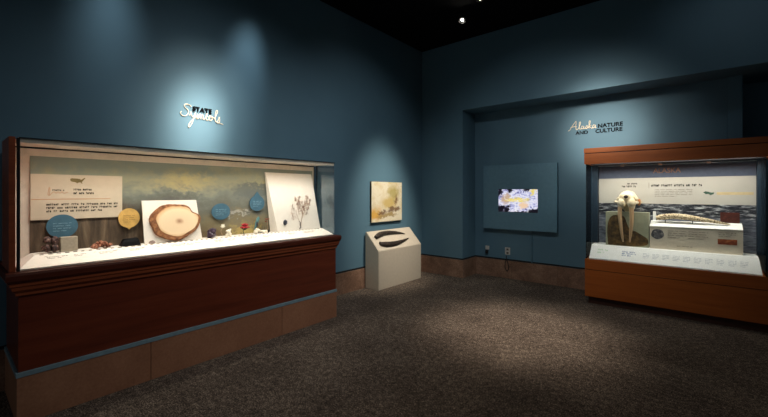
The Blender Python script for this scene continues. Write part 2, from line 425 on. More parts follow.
def outline_bm(pts, d): return prism(B(), [V((x, y, 0)) for x, y in pts], (0, 0, d))
def ellipse(cx, cy, a, b, n=28, wob=0): return [(cx+a*math.cos(2*math.pi*k/n)*(1+wob*math.sin(5*k)), cy+b*math.sin(2*math.pi*k/n)) for k in range(n)]
USMAP = [(0, .62), (.03, .8), (.12, .86), (.3, .84), (.5, .82), (.56, .76), (.62, .8), (.68, .66), (.78, .7), (.86, .84), (.95, .96), (1, .86), (.93, .72), (.88, .56), (.84, .46), (.8, .34), (.76, .26), (.8, .06), (.76, .0), (.71, .2), (.6, .22), (.54, .2), (.46, .04), (.4, .2), (.32, .24), (.2, .3), (.09, .34), (.03, .46)]

# ------------------------------------------------------------------ the room
Y2, YR, XR, XE = 5.545, 6.0, .80, 5.4
CZ = 3.9
struct('floor', box(B(), -.3, XE+.3, -2.2, 7, -.1, 0), M['carpet'])
struct('ceiling', box(B(), -.3, XE+.3, -2.2, 7, CZ, CZ+.1), M['ceiling'])
struct('wall_left', box(B(), -.2, 0, -2.2, 7, 0, CZ), M['wall'])
bm = B()
box(bm, 0, XR, Y2, 6.8, 0, CZ); box(bm, XR, XE, Y2, 6.8, 2.755, CZ)
struct('wall_back', bm, M['wall'])
bm = B()
box(bm, XR, 4.03, YR, 6.8, 0, 2.755); box(bm, 4.03, 4.16, YR-.03, 6.8, 0, 2.755); box(bm, 4.16, XE, 6.5, 6.8, 0, 2.755)
struct('wall_recess', bm, M['wall'])
struct('wall_right', box(B(), XE, XE+.2, -2.2, 7, 0, CZ), M['wall'])
def slabs(bm, horiz, a0, a1, f0, f1, z1, seams):
    e = [a0]+[s for s in seams if a0 < s < a1]+[a1]
    for p, q in zip(e, e[1:]):
        p2 = p+(.0015 if p != a0 else 0); q2 = q-(.0015 if q != a1 else 0)
        if horiz: box(bm, p2, q2, f0, f1, 0, z1, .002)
        else: box(bm, f0, f1, p2, q2, 0, z1, .002)
    return bm
struct('baseboard_left', slabs(B(), False, -2.2, Y2, 0, .024, .288, [-.6, .2, 1.2, 2.2, 3.02, 3.42, 4.3, 5.2]), M['stone'])
bm = slabs(B(), True, .024, XR+.024, Y2-.024, Y2, .288, [.42])
slabs(bm, False, Y2, YR, XR, XR+.024, .288, [])
struct('baseboard_back', bm, M['stone'])
struct('baseboard_recess', slabs(B(), True, XR+.024, 4.0, YR-.024, YR, .288, [1.45, 2.15, 2.6, 3.3]), M['stone'])
struct('shadow_strip_1', box(B(), 0, .006, -2.2, Y2, .292, .312), M['reveal'])  # black strip stands in for the shadow gap above the baseboard
bm = box(B(), .006, XR+.006, Y2-.006, Y2, .292, .312); box(bm, XR, XR+.006, Y2, YR, .292, .312); box(bm, XR+.006, 4.0, YR-.006, YR, .292, .312)
struct('shadow_strip_2', bm, M['reveal'])  # same painted shadow line along the back wall and recess

# ------------------------------------------------------------------ lettering on the walls
def remap(y): return y*1.33 if y < .3 else (.40+(y-.3)*1.2 if y < .5 else .64+(y-.5)*.72)
def strokes(sts, w, h, r, z=.010):
    bm = B()
    for s in sts: tube(bm, [V((x*w, y*h, z)) for x, y, *_ in smooth_path([(a, b, 0) for a, b in s], 5)], r, 6)
    return bm
SYMBOLS = [
    [(.24, .88), (.21, .97), (.15, 1.0), (.09, .93), (.10, .80), (.16, .68), (.18, .54), (.14, .40), (.06, .36), (.0, .44), (.03, .52)],
    [(.20, .40), (.24, .56), (.25, .40), (.29, .38), (.34, .56), (.31, .36), (.24, .10), (.18, .0), (.20, .14), (.30, .32), (.37, .42)],
    [(.37, .30), (.38, .50), (.40, .34), (.43, .50), (.45, .48), (.45, .32), (.48, .50), (.51, .48), (.51, .34), (.55, .36)],
    [(.55, .36), (.59, .50), (.61, .58), (.59, .58), (.58, .44), (.59, .32), (.64, .36), (.63, .46), (.60, .46)],
    [(.64, .42), (.70, .48), (.67, .50), (.66, .36), (.70, .33), (.73, .42), (.70, .50), (.77, .44)],
    [(.77, .40), (.83, .64), (.86, .88), (.82, .88), (.80, .56), (.81, .32), (.86, .34), (.90, .52), (.91, .36), (.87, .27), (.84, .31), (.92, .28), (1.0, .25)]]
ALASKA = [
    [(.0, .16), (.06, .24), (.16, .62), (.27, 1.0), (.29, .96), (.28, .5), (.30, .22), (.36, .26)],
    [(.08, .44), (.20, .52), (.32, .50)],
    [(.36, .26), (.43, .62), (.45, .90), (.41, .88), (.40, .46), (.42, .22), (.47, .28)],
    [(.55, .46), (.50, .50), (.47, .34), (.50, .22), (.55, .34), (.57, .48), (.56, .24), (.61, .26)],
    [(.61, .26), (.67, .52), (.69, .38), (.67, .22), (.62, .24), (.71, .26)],
    [(.71, .26), (.77, .60), (.79, .88), (.75, .88), (.75, .2), (.76, .40), (.82, .50), (.77, .38), (.84, .2), (.87, .26)],
    [(.95, .46), (.90, .50), (.87, .34), (.90, .22), (.95, .34), (.97, .48), (.96, .24), (1.0, .22)]]
t = thing('wall_lettering', 'black and cream State Symbols lettering on the blue wall above the long case', 'wall sign', (0, 1.68, 2.14))
obj('printed_word', place(text_bm('STATE', .044, .185, .014, .006), (.001, 1.593, 2.197), AX_LEFT), M['ink'], t)['label'] = 'black capital letters'
obj('script_word', place(strokes([[(x, remap(y)) for x, y in q] for q in SYMBOLS], .42, .222, .0034, .006), (.0005, 1.478, 2.030), AX_LEFT), M['script'], t, smooth=True)['label'] = 'cream handwritten word'
t = thing('wall_lettering', 'black and cream Alaska Nature and Culture lettering above the wooden hooded case', 'wall sign', (2.64, YR, 2.24))
obj('printed_word', place(text_bm('NATURE', .056, .30, .006, .03), (2.683, YR-.001, 2.312), AX_BACK), M['ink'], t)
obj('printed_word', place(text_bm('CULTURE', .056, .325, .006, .03), (2.652, YR-.001, 2.240), AX_BACK), M['ink'], t)
obj('printed_word', place(text_bm('AND', .05, .165, .006, .03), (2.392, YR-.001, 2.243), AX_BACK), M['ink'], t)
obj('script_word', place(strokes(ALASKA, .37, .15, .0046, .007), (2.295, YR-.0005, 2.285), AX_BACK), M['script'], t, smooth=True)['label'] = 'cream handwritten word'

# ------------------------------------------------------------------ long wall case on the left
Y0, Y1, XB = .30, 2.89, .028
c = thing('display_case', 'long red wood display case with glass front along the left blue wall', 'display case', (.33, 1.6, 0))
bm = B(); e = [Y0, 1.02, 2.168, Y1]
for p, q in zip(e, e[1:]): box(bm, XB, .65, p+(.0018 if p != Y0 else 0), q-(.0018 if q != Y1 else 0), 0, .283, .002)
obj('plinth', bm, M['plinth'], c)
obj('trim_strip', box(B(), XB, .654, Y0-.004, Y1+.003, .283, .312, .003), M['stripe'], c)['label'] = 'grey blue strip'
obj('base_panel', box(B(), XB, .642, Y0+.008, Y1-.006, .312, .785, .002), M['mahog'], c)
prof = [(0, .775), (.012, .777), (.014, .795), (.02, .802), (.03, .812), (.034, .832), (.04, .838), (.042, .852), (.046, .858)]
obj('cornice', rings(B(), [rect(XB, .642+d, Y0+.008-d, Y1-.006+d*.55, z) for d, z in prof]), M['mahog2'], c)
obj('ledge', rings(B(), [rect(XB, .642+d, Y0+.008-d, Y1-.006+d*.55, z) for d, z in [(.046, .8585), (.05, .862), (.058, .875), (.06, .905), (.056, .918), (.04, .92)]]), M['ledge'], c)['label'] = 'dark wood ledge'
obj('end_post', box(B(), .26, .632, .268, .297, .921, 1.737, .003), M['mahog2'], c)
obj('housing', box(B(), XB, .256, .313, 2.872, .921, 1.72), M['beige'], c)
obj('back_panel', box(B(), .257, .278, .313, 2.872, .921, 1.714), M['beige'], c)
mu = obj('mural', box(B(), .279, .283, .40, 2.842, .95, 1.652), M['mural'], c); mu['label'] = 'landscape mural'
zc = 1.713
bm = B()
box(bm, .257, .545, .313, 2.88, zc, 1.735); box(bm, .600, .617, .313, 2.88, zc-.008, 1.735)
box(bm, .545, .600, .313, .35, zc, 1.735); box(bm, .545, .600, 2.84, 2.88, zc, 1.735); box(bm, .257, .617, .313, 2.88, 1.7352, 1.738)
obj('top_panel', bm, M['beige'], c)
bm = box(B(), .6185, .627, .313, 2.884, 1.7315, 1.7375); box(bm, .2785, .285, .316, 2.868, 1.702, 1.7125); box(bm, .60, .627, .3035, .318, .921, 1.731)
box(bm, .279, .285, 2.866, 2.873, .93, 1.706)
obj('edge_trim', bm, M['reveal'], c)
obj('glass_front', box(B(), .619, .625, .3195, 2.878, .9205, 1.731), M['glass'], c)
obj('glass_side', box(B(), .287, .6175, 2.8745, 2.8785, .9205, 1.7125), M['glass_end'], c)
DZ = .985
bm = B()
rings(bm, [rect(.279, .6155, .314, 2.872, .9205), rect(.279, .6155, .314, 2.872, .930), rect(.279, .43, .405, 2.872, DZ)])
d = obj('deck', bm, M['white'], c); d['label'] = 'white sloped deck'
# captions printed on the slope of the deck
sl = V((.43-.6155, 0, DZ-.930)); sl.normalize(); nn = V((0, 1, 0)).cross(sl)
for k, (y, w, r) in enumerate([(.46, .12, 2), (.60, .07, 2), (.74, .11, 2), (.93, .10, 2), (1.12, .06, 1), (1.22, .24, 2), (1.58, .09, 2), (1.70, .08, 2), (1.88, .12, 2), (2.06, .10, 2), (2.36, .09, 2), (2.56, .16, 2)]):
    bm = place(ticks_bm(w, .022*r, r, k, .45, .0006), V((.445, y, DZ-.0042))-sl*(.03+.02*r), (V((0, 1, 0)), sl, nn))
    obj('caption', bm, M['grey_ink'], d)
bm = B(); rn = random.Random(3)
for k in range(55):                                              # fine printed dashes along the top of the slope
    y = .43+.0438*k; w = .018+.008*rn.random()
    merge(bm, place(box(B(), 0, w, 0, .013, 0, .0006), V((.437, y, DZ-.0018)), (V((0, 1, 0)), sl, nn)))
for k in range(55):
    y = .45+.0438*k
    if rn.random() < .55: merge(bm, place(box(B(), 0, .014, 0, .004, 0, .0006), V((.437, y, DZ-.0018))-sl*.035, (V((0, 1, 0)), sl, nn)))
obj('printed_pattern', bm, M['dash_ink'], d)

# graphics hung in the case
XM = .2835
p = thing('text_panel', 'wide beige panel with a gold map at the left end of the mural', 'panel', (XM, .666, 1.21))
obj('board', box(B(), XM, XM+.012, .401, .933, 1.209, 1.528, .001), M['cream'], p)
XT = XM+.0121
obj('map_emblem', place(outline_bm([(a*.088, b*.046) for a, b in USMAP], .002), (XT, .612, 1.464), AX_LEFT), M['gold'], p)
obj('heading', place(ticks_bm(.19, .020, 1, 3, .75), (XT, .632, 1.412), AX_LEFT), M['ink'], p)
obj('heading', place(ticks_bm(.19, .020, 1, 4, .85), (XT, .632, 1.386), AX_LEFT), M['ink'], p)
obj('heading', place(ticks_bm(.085, .018, 1, 5, .7), (XT, .515, 1.408), AX_LEFT), M['ink'], p)
obj('script_line', place(strokes([[(0, .1), (.06, .9), (.1, 1), (.1, .4), (.05, .0), (.2, .3), (.3, .5), (.4, .3), (.5, .5), (.6, .3), (.7, .5), (.8, .3), (1, .45)]], .11, .055, .0012, .0008), (XT, .49, 1.378), AX_LEFT), M['orange_ink'], p)
obj('rule_line', place(box(B(), 0, .45, 0, .003, 0, .0012), (XT, .405, 1.351), AX_LEFT), M['orange_ink'], p)
obj('text_lines', place(ticks_bm(.42, .072, 3, 6, .62), (XT, .483, 1.256), AX_LEFT), M['ink'], p)
def disc(y, z, a, b, mat, ink, label, seed, tail=None, x=XM+.013, peak=False):
    dd = thing('label_disc', label, 'label', (x, y, z), 'round labels on the mural')
    pts = ellipse(0, 0, a, b, 36)
    if tail: pts = [(px*1.0, py if abs(px-tail[0]) > tail[1] or py > 0 else py-(tail[1]-abs(px-tail[0]))*1.1) for px, py in pts]
    if peak: pts = [(px, py+max(0, .035-abs(px))*1.1 if py > 0 else py) for px, py in pts]
    obj('plate', place(outline_bm(pts, .008), (x, y, z), AX_LEFT), mat, dd)
    obj('printed_text', place(ticks_bm(a*1.15, b*.85, 4, seed, .42), (x+.0082, y-a*.57, z-b*.5), AX_LEFT), ink, dd)
disc(.568, 1.160, .088, .083, M['bluedisc'], M['pale_ink'], 'large blue disc label overlapping the bottom of the beige panel', 1)
disc(.978, 1.197, .073, .077, M['yellowdisc'], M['ochre_ink'], 'mustard yellow round label beside the beige panel', 2, (0, .014))
disc(1.728, 1.219, .090, .078, M['bluedisc'], M['pale_ink'], 'blue disc label just past the wood slice board', 3)
disc(2.108, 1.290, .083, .080, M['bluedisc'], M['pale_ink'], 'higher blue disc label with a pointed top close to the tall slanted white board', 4, None, XM+.013, True)

# specimens standing on the deck
E_ = .0012
REST[0] = DZ+.0008
# mottled dark rock, three fused lumps
bm = B()
for k, (y, z, s) in enumerate([(.470, .035, (.028, .026, .036)), (.512, .032, (.028, .028, .033)), (.474, .088, (.024, .024, .030)), (.514, .084, (.025, .026, .032))]):
    faceted(bm, (0.380, y, DZ+z), s, 22, 11+k, DZ+E_)
tag(obj('rock_specimen', bm, M['darkrock'], None, (0.380, .49, DZ)), 'dark mottled lumpy rock under the large blue disc label', 'rock')
s = thing('stone_block', 'square grey tan stone block beside the dark mottled rock', 'stone', (.36, .59, DZ))
obj('block', box(B(), .34, .395, .544, .638, DZ+E_, DZ+.103, .004), M['cubestone'], s)
bm = B()
rn = random.Random(31)
for k in range(26):
    y = .728+.0042*k; top_ = .050-.5*abs(y-.78)
    faceted(bm, (.380+rn.uniform(-.018, .018), y, DZ+rn.uniform(.008, max(.012, top_))), (.013, .014, .016), 12, 40+k)
tag(obj('crystal_cluster', bm, M['orangestone'], None, (0.380, .78, DZ), True), 'reddish orange knobbly crystal cluster between the tan block and black coal', 'mineral')
bm = B()
rings(bm, [[(.335, .900, DZ+E_), (.41, .897, DZ+E_), (.415, 1.026, DZ+E_), (.335, 1.03, DZ+E_)], [(.338, .912, DZ+.034), (.405, .908, DZ+.032), (.408, 1.018, DZ+.038), (.34, 1.02, DZ+.04)], [(.345, .922, DZ+.054), (.398, .930, DZ+.051), (.400, 1.006, DZ+.056), (.35, 1.01, DZ+.058)]])
bmesh.ops.subdivide_edges(bm, edges=bm.edges[:], cuts=3, use_grid_fill=True)
for v in bm.verts: v.co += V((pnoise(v.co*30), pnoise(v.co*30+V((9, 0, 0))), pnoise(v.co*30+V((0, 9, 0)))))*.006
tag(obj('coal_lump', bm, M['coal'], None, (0.380, .97, DZ)), 'jet black lump of coal below the yellow round label', 'coal')
bm = faceted(B(), (.397, 1.112, DZ+.012), (.011, .026, .018), 26, 9, DZ+E_)
tag(obj('pebble', bm, M['pebble'], None, (.397, 1.112, DZ)), 'small pinkish grey stone at the foot of the wood slice board', 'stone')
# board with wood slice
b = thing('mounting_board', 'white square board leaning behind the round wood slice', 'board', (.36, 1.287, DZ))
def lean(p):   # board plane: y, height above deck -> world
    y, h = p; return V((.386-.20*h, y, DZ+h))
bm = B()
prism(bm, [lean(q) for q in [(1.062, E_), (1.515, E_), (1.492, .345), (1.062, .345)]], (-.014, 0, .003))
obj('panel', bm, M['white'], b)
w = thing('wood_slice', 'round sawn wood slice with brown bark rim on a white board', 'wood slice', lean((1.30, .182)))
def slice_outline(k, grow=0):
    out = []
    for i in range(64):
        a = 2*math.pi*i/64
        ry, rz = .200*k+grow, .155*k+grow
        r = 1+.03*math.sin(3*a+.6)+.02*math.sin(7*a)
        dn = abs(((a-.62+math.pi) % (2*math.pi))-math.pi)
        r -= .13*math.exp(-(dn/.22)**2)
        r -= .05*math.exp(-((abs(((a-5.4+math.pi) % (2*math.pi))-math.pi))/.4)**2)
        out.append((math.cos(a)*ry*r, math.sin(a)*rz*r))
    return out
wa = (V((0, 1, 0)), (lean((0, 1))-lean((0, 0))).normalized(), None); wn = wa[0].cross(wa[1]); wa = (wa[0], wa[1], wn)
w0 = lean((1.300, .164))
bm = rings(B(), [[V((x, y, z)) for x, y in slice_outline(k)] for k, z in ((.97, .0015), (1, .006), (1.0, .024), (.965, .030))])
for v in bm.verts:
    v.co.x *= 1+.02*pnoise(v.co*60); v.co.y *= 1+.02*pnoise(v.co*60+V((5, 5, 5)))
obj('bark', place(bm, w0, wa), M['bark'], w)['label'] = 'rough brown bark rim'
def inner():
    o = slice_outline(.83); return [(x+.012, y+.006) for x, y in o]
fo = obj('sawn_face', place(rings(B(), [[V((x, y, z)) for x, y in inner()] for z in (.029, .0335)]), w0, wa), M['sawn'], w)
fo['label'] = 'pale ringed sawn face'
off = w0+wa[0]*.02+wa[2]*.03-wloc(w)
fo.data.transform(Matrix.Translation(-off)); fo.location = off
# purple crystals
bm = B(); rn = random.Random(4)
faceted(bm, (.380, 1.598, DZ+.032), (.034, .044, .040), 24, 3)
faceted(bm, (.384, 1.606, DZ+.060), (.026, .030, .034), 18, 4); faceted(bm, (.380, 1.582, DZ+.050), (.022, .022, .030), 16, 5); faceted(bm, (.390, 1.618, DZ+.040), (.016, .016, .022), 16, 6)
for k in range(5):
    d0 = V((.12*math.sin(k*2.1), .2*math.cos(k*1.7), 1)).normalized()
    lathe(bm, [(.001, 0), (.009, .003), (.010, .045), (.001, .060)], (.382+.008*math.sin(k*2), 1.585+.009*k, DZ+.030), 6, d0)
tag(obj('crystal_cluster', bm, M['purple'], None, (0.380, 1.61, DZ)), 'dark purple crystal cluster next to the wood slice board', 'mineral')
def petals(bm, c, n, r, up=.5, sc=(1, .6, .25), tilt=.6, ph=0):
    for k in range(n):
        a = 2*math.pi*k/n+ph; rot = Matrix.Rotation(a, 3, 'Z') @ Matrix.Rotation(-tilt, 3, 'Y')
        ball(bm, V(c)+rot @ V((r*.8, 0, 0)), r, 2, sc, .1, rot, k)
    return bm
f = thing('white_flower', 'small white ball shaped flower on a thin stem beside the purple crystals', 'flower', (0.365, 1.715, DZ))
bm = B(); petals(bm, (0.365, 1.715, DZ+.095), 7, .013, tilt=.1); petals(bm, (0.365, 1.715, DZ+.101), 6, .012, tilt=.8, ph=.4); ball(bm, (0.365, 1.715, DZ+.098), .017, 2, (1, 1, .9), .15)
obj('petals', bm, M['flower_white'], f, smooth=True)
obj('stem', tube(B(), [(0.365, 1.715, DZ+E_), (.331, 1.712, DZ+.05), (0.365, 1.715, DZ+.09)], .0022, 6), M['stem'], f)
f = thing('white_flower', 'lower white blossom cluster between the purple crystals and red rose', 'flower', (0.375, 1.765, DZ))
bm = B()
for k, (dy, dz, r) in enumerate([(-.012, .016, .016), (.012, .018, .017), (.0, .045, .019), (-.014, .05, .012), (.016, .062, .011), (.004, .030, .018)]):
    ball(bm, (0.375, 1.765+dy, DZ+dz), r, 2, (1, 1, 1), .3, None, k)
obj('petals', bm, M['flower_white'], f, smooth=True)
f = thing('red_rose', 'red rose with dark green leaves in the middle of the long case', 'flower', (0.375, 1.932, DZ))
bm = B(); cc = V((0.375, 1.932, DZ+.078))
petals(bm, cc, 7, .027, sc=(1, .9, .3), tilt=-.1); petals(bm, cc+V((0, 0, .008)), 6, .022, sc=(1, .9, .35), tilt=.5, ph=.4); petals(bm, cc+V((0, 0, .014)), 5, .014, sc=(1, .9, .4), tilt=1.0, ph=.2); ball(bm, cc+V((0, 0, .010)), .018, 2, (1, 1, 1), .2)
obj('petals', bm, M['red'], f, smooth=True)
obj('stem', tube(B(), [(0.375, 1.925, DZ+E_), (.342, 1.93, DZ+.035), (0.375, 1.932, DZ+.07)], .004, 6), M['leaf'], f)
bm = B()
petals(bm, (0.375, 1.93, DZ+.048), 5, .022, sc=(1, .5, .12), tilt=.5, ph=.9)
obj('leaf', bm, M['leaf'], f, smooth=True)
f = thing('white_flower', 'wide clump of small white blossoms beside the red rose', 'flower', (0.370, 2.10, DZ))
bm = B(); rn = random.Random(12)
for k in range(15): ball(bm, (0.370+rn.uniform(-.02, .02), 2.045+.0080*k, DZ+.018+.030*max(0, math.sin(k*.45))*rn.random()), .016, 1, (1, 1, .9), .3, None, k)
obj('petals', bm, M['flower_white'], f, smooth=True)
bm = B()
for k in range(5): tube(bm, [(0.370, 2.06+.02*k, DZ+E_), (0.375, 2.055+.022*k, DZ+.03), (0.370, 2.05+.025*k, DZ+.05+.006*k)], [.003, .001], 5)
obj('leaf', bm, M['leaf'], f)
f = thing('bird_figure', 'slim teal bird perched upright behind the clump of white blossoms', 'bird', (.31, 2.105, DZ))
bm = tube(B(), smooth_path([(.306, 2.075, DZ+E_), (.306, 2.085, DZ+.05), (.307, 2.10, DZ+.10), (.308, 2.112, DZ+.135), (.309, 2.118, DZ+.155), (.309, 2.120, DZ+.166)]), [.004, .010, .015, .017, .013, .004], 10)
obj('body', bm, M['teal'], f, smooth=True)
obj('beak', tube(B(), [(.311, 2.125, DZ+.152), (.314, 2.146, DZ+.150)], [.004, .0008], 6), M['darkbud'], f)
bm = B(); ball(bm, (.318, 2.098, DZ+.09), .03, 2, (.25, .35, 1), .1)
obj('wing', bm, M['slate'], f, smooth=True)
f = thing('dried_sprig', 'rust brown blossom on a stem against the slanted board side', 'plant', (.372, 2.185, DZ))
obj('stem', tube(B(), smooth_path([(.372, 2.192, DZ+E_), (.372, 2.188, DZ+.06), (.372, 2.182, DZ+.13)]), .0025, 6), M['stem'], f)
bm = B(); petals(bm, (.372, 2.180, DZ+.135), 6, .016, sc=(1, .5, .25), tilt=.4); ball(bm, (.372, 2.165, DZ+.118), .012, 2, (1, 1, .6), .2)
obj('petals', bm, M['rust'], f, smooth=True)
bm = B(); faceted(bm, (.372, 2.192, DZ+.014), (.014, .016, .022), 16, 8, DZ+E_)
obj('base', bm, M['darkbud'], f)
# tall slanted board with a pressed plant
b = thing('slanted_board', 'tall white slanted board at the far end of the long case', 'board', (.35, 2.53, DZ))
def tilt(y, h): return V((.402-.125*h/.63, y+.0, DZ+h))
bm = B()
rings(bm, [[(.30, 2.262, DZ+E_), (.402, 2.290, DZ+E_), (.402, 2.862, DZ+E_), (.30, 2.85, DZ+E_)], [(.300, 2.196, 1.612), (.308, 2.20, 1.612), (.308, 2.805, 1.612), (.300, 2.80, 1.612)]])
obj('panel', bm, M['white'], b)
def onboard(y, h, lift=.004):   # point on the face of the slanted board
    return V((.402-.094*h/.627+lift, y, DZ+h))
pl = thing('pressed_plant', 'branching dried plant with tiny buds mounted on the slanted white board', 'plant', onboard(2.58, .02))
rn = random.Random(21); stems = B(); buds = B(); low = B()
def branch(y, h, ang, L, r, depth):
    pts = []; n = 5
    for i in range(n+1):
        pts.append(onboard(y, h, .006+.004*rn.random()))
        if i < n:
            ang += rn.uniform(-.2, .2); y += math.sin(ang)*L/n; h += math.cos(ang)*L/n
        if depth < 3 and i >= 1:
            branch(y, h, ang+(1 if (i+depth) % 2 else -1)*rn.uniform(.4, .95), L*rn.uniform(.34, .55), r*.65, depth+1)
        if depth >= 2 and i >= 2 and rn.random() < .55: ball(buds, onboard(y+rn.uniform(-.004, .004), h+rn.uniform(-.004, .004), .008), rn.uniform(.0022, .0042), 1)
    tube(stems, pts, [r, r*.6], 4)
branch(2.582, .03, .12, .22, .0026, 0); branch(2.580, .08, -.6, .13, .0014, 1)
for k in range(7): ball(low, onboard(2.578+rn.uniform(-.012, .012), .02+.012*k, .010), rn.uniform(.005, .009), 1, (.6, 1, 1))
obj('stems', stems, M['stem'], pl); obj('foliage', buds, M['bud'], pl); obj('root', low, M['darkbud'], pl)
bm = ball(B(), onboard(2.385, .096, .010), .030, 2, (.4, .85, 1), .08)
tag(obj('round_stone', bm, M['slate'], None, onboard(2.395, .105), True), 'small dark round stone on the slanted board beside the dried plant', 'stone')

REST[0] = None
# ------------------------------------------------------------------ slanted pedestal and painting
p = thing('pedestal', 'cream slant topped pedestal standing against the blue wall', 'pedestal', (.17, 4.56, 0))
bm = prism(B(), [(.03, 4.03, 0), (.29, 4.03, 0), (.29, 4.03, .56), (.055, 4.03, .82), (.03, 4.03, .82)], (0, 1.06, 0))
bmesh.ops.bevel(bm, geom=bm.edges[:], offset=.004, segments=2, affect='EDGES')
obj('body', bm, M['pedestal'], p)
so = V((.29, 0, .56)); su = V((.055-.29, 0, .26)).normalized(); sn = V((.26, 0, .235)).normalized()
def slope(y, s, l): return so+V((0, y, 0))+su*s+sn*l
def horn(path, radii, label, seed):
    pts = smooth_path([(y, s, 0) for y, s in path], 8); bm = B(); n = len(pts); rs = []
    for i, q in enumerate(pts):
        f = i/(n-1); x = f*(len(radii)-1); j = min(int(x), len(radii)-2); r = radii[j]+(radii[j+1]-radii[j])*(x-j)
        tn = (pts[min(i+1, n-1)]-pts[max(i-1, 0)]).normalized(); nr = V((-tn.y, tn.x, 0))
        ring = []
        for k in range(14):
            a = 2*math.pi*k/14; rr = r*(1+.16*pnoise(V((f*9, math.cos(a)*1.5, math.sin(a)*1.5+seed*4))))
            yy = q.x+nr.x*math.cos(a)*rr; ss = q.y+nr.y*math.cos(a)*rr
            ring.append(slope(yy, ss, max(r*.62+math.sin(a)*rr*.62, 0)+.0012))
        rs.append(ring)
    rings(bm, rs)
    tag(obj('tusk_fragment', bm, M['horn'], None, slope(path[0][0], path[0][1], 0), True), label, 'tusk')
horn([(4.125, .228), (4.26, .272), (4.42, .285), (4.62, .272), (4.76, .25), (4.85, .228)], [.030, .037, .033, .024, .016, .005], 'dark curved tusk piece higher on the pedestal slope, nearer the wall', 1)
horn([(4.13, .115), (4.24, .088), (4.40, .078), (4.60, .092), (4.75, .116), (4.87, .142)], [.030, .038, .036, .027, .017, .005], 'dark curved tusk piece lower on the pedestal slope, by the front edge', 2)
p = thing('landscape_picture', 'unframed yellow and cream landscape painting above the slanted pedestal', 'painting', (.002, 4.53, .95))
obj('canvas_body', box(B(), .002, .033, 4.16, 4.905, .948, 1.565, .002), M['canvas_edge'], p)
obj('painted_face', box(B(), .0332, .036, 4.162, 4.903, .95, 1.563), M['painting'], p)

# ------------------------------------------------------------------ video panel, sockets
p = thing('video_panel', 'square blue wall panel with a lit screen set in its middle', 'screen panel', (1.58, 5.95, .8))
bm = B(); yf = 5.90; x0, x1, z0, z1 = 1.0, 2.165, .805, 1.845; sx0, sx1, sz0, sz1 = 1.255, 1.89, 1.085, 1.457
for a in ((x0, sx0, z0, z1), (sx1, x1, z0, z1), (sx0, sx1, z0, sz0), (sx0, sx1, sz1, z1)): box(bm, a[0], a[1], yf, 5.955, a[2], a[3])
obj('surround', bm, M['panelpaint'], p)
obj('back_box', box(B(), x0+.06, x1-.06, 5.956, 5.998, z0+.06, z1-.06), M['dark'], p)
obj('bezel', box(B(), sx0-.002, sx1+.002, 5.914, 5.95, sz0-.002, sz1+.002), M['dark'], p)
sc = obj('screen', box(B(), sx0+.006, sx1-.006, 5.908, 5.9135, sz0+.006, sz1-.006), M['screen'], p); sc['label'] = 'glowing screen'
tag(obj('conduit', tube(B(), [(1.768, 5.992, .30), (1.768, 5.992, .803)], .011, 10), M['conduit'], None, (1.768, 5.992, .3)), 'thin blue conduit running down from the video panel to the baseboard', 'conduit')
o = thing('wall_outlet', 'pale double outlet plate low on the wall under the video panel', 'outlet', (1.378, YR, .44))
obj('plate', box(B(), 1.335, 1.42, YR-.008, YR-.0005, .383, .50, .002), M['plate'], o)
for z in (.412, .468): obj('socket', box(B(), 1.36, 1.395, YR-.0095, YR-.0082, z-.016, z+.016), M['grey_ink'], o)
tag(obj('power_cord', tube(B(), smooth_path([(1.378, 5.955, .372), (1.375, 5.95, .33), (1.395, 5.955, .26), (1.41, 5.955, .18), (1.385, 5.957, .12), (1.35, 5.957, .18), (1.355, 5.957, .26), (1.37, 5.955, .31)]), .006, 8), M['dark'], None, (1.38, 5.955, .1)), 'black cord loop hanging below the pale wall outlet', 'cord')
o = thing('junction_box', 'small pale wall box with black plug left of the outlet plate', 'wall box', (1.03, YR, .45))
obj('plate', box(B(), .995, 1.06, YR-.012, YR-.0005, .435, .50, .003), M['plate'], o)
obj('plug', box(B(), 1.008, 1.048, YR-.05, YR-.0125, .372, .43, .006), M['dark'], o)

# ------------------------------------------------------------------ wooden hooded case on the right
FY, XL, XRR = 5.27, 2.67, 4.335
c = thing('display_case', 'orange brown wooden case with hooded top holding the walrus skull', 'display case', (3.5, 5.6, 0))
obj('kick_plate', box(B(), XL+.03, XRR-.03, FY+.05, 5.95, 0, .094), M['kick'], c)
obj('base_panel', box(B(), XL, XRR, FY, 5.95, .095, .428, .002), M['cherry'], c)
obj('base_panel', box(B(), XL, XRR, FY, 5.95, .434, .563, .002), M['cherry'], c)
obj('joint_strip', box(B(), XL+.004, XRR-.004, FY+.004, 5.946, .4285, .4335), M['reveal'], c)
bm = B()
box(bm, XL-.006, XRR+.006, FY-.006, FY+.03, 1.757, 1.888, .002); box(bm, XL-.006, XL+.03, FY+.031, 5.95, 1.757, 1.888); box(bm, XRR-.03, XRR+.006, FY+.031, 5.95, 1.757, 1.888)
obj('header_board', bm, M['cherry'], c)
obj('header_cap', box(B(), XL-.01, XRR+.01, FY-.01, 5.955, 1.896, 1.956, .003), M['cherry'], c)
obj('joint_strip', box(B(), XL, XRR, FY, 5.95, 1.889, 1.8955), M['reveal'], c)
obj('soffit_panel', box(B(), XL+.031, XRR-.031, 5.46, 5.95, 1.757, 1.765), M['dark'], c)
obj('glass_front', box(B(), XL+.012, 4.288, FY+.004, FY+.009, .564, 1.7565), M['glass'], c)
obj('glass_side', box(B(), XL+.012, XL+.017, FY+.010, 5.67, .564, 1.7565), M['glass_end'], c)
obj('glass_side', box(B(), 4.283, 4.288, FY+.010, 5.67, .564, 1.7565), M['glass_end'], c)
obj('back_panel', box(B(), XL+.012, 4.31, 5.69, 5.71, .564, 1.756), M['beige'], c)
for a in ((2.688, 2.752), (4.250, 4.282)): obj('corner_post', box(B(), a[0], a[1], 5.60, 5.689, .738, 1.756), M['post'], c)
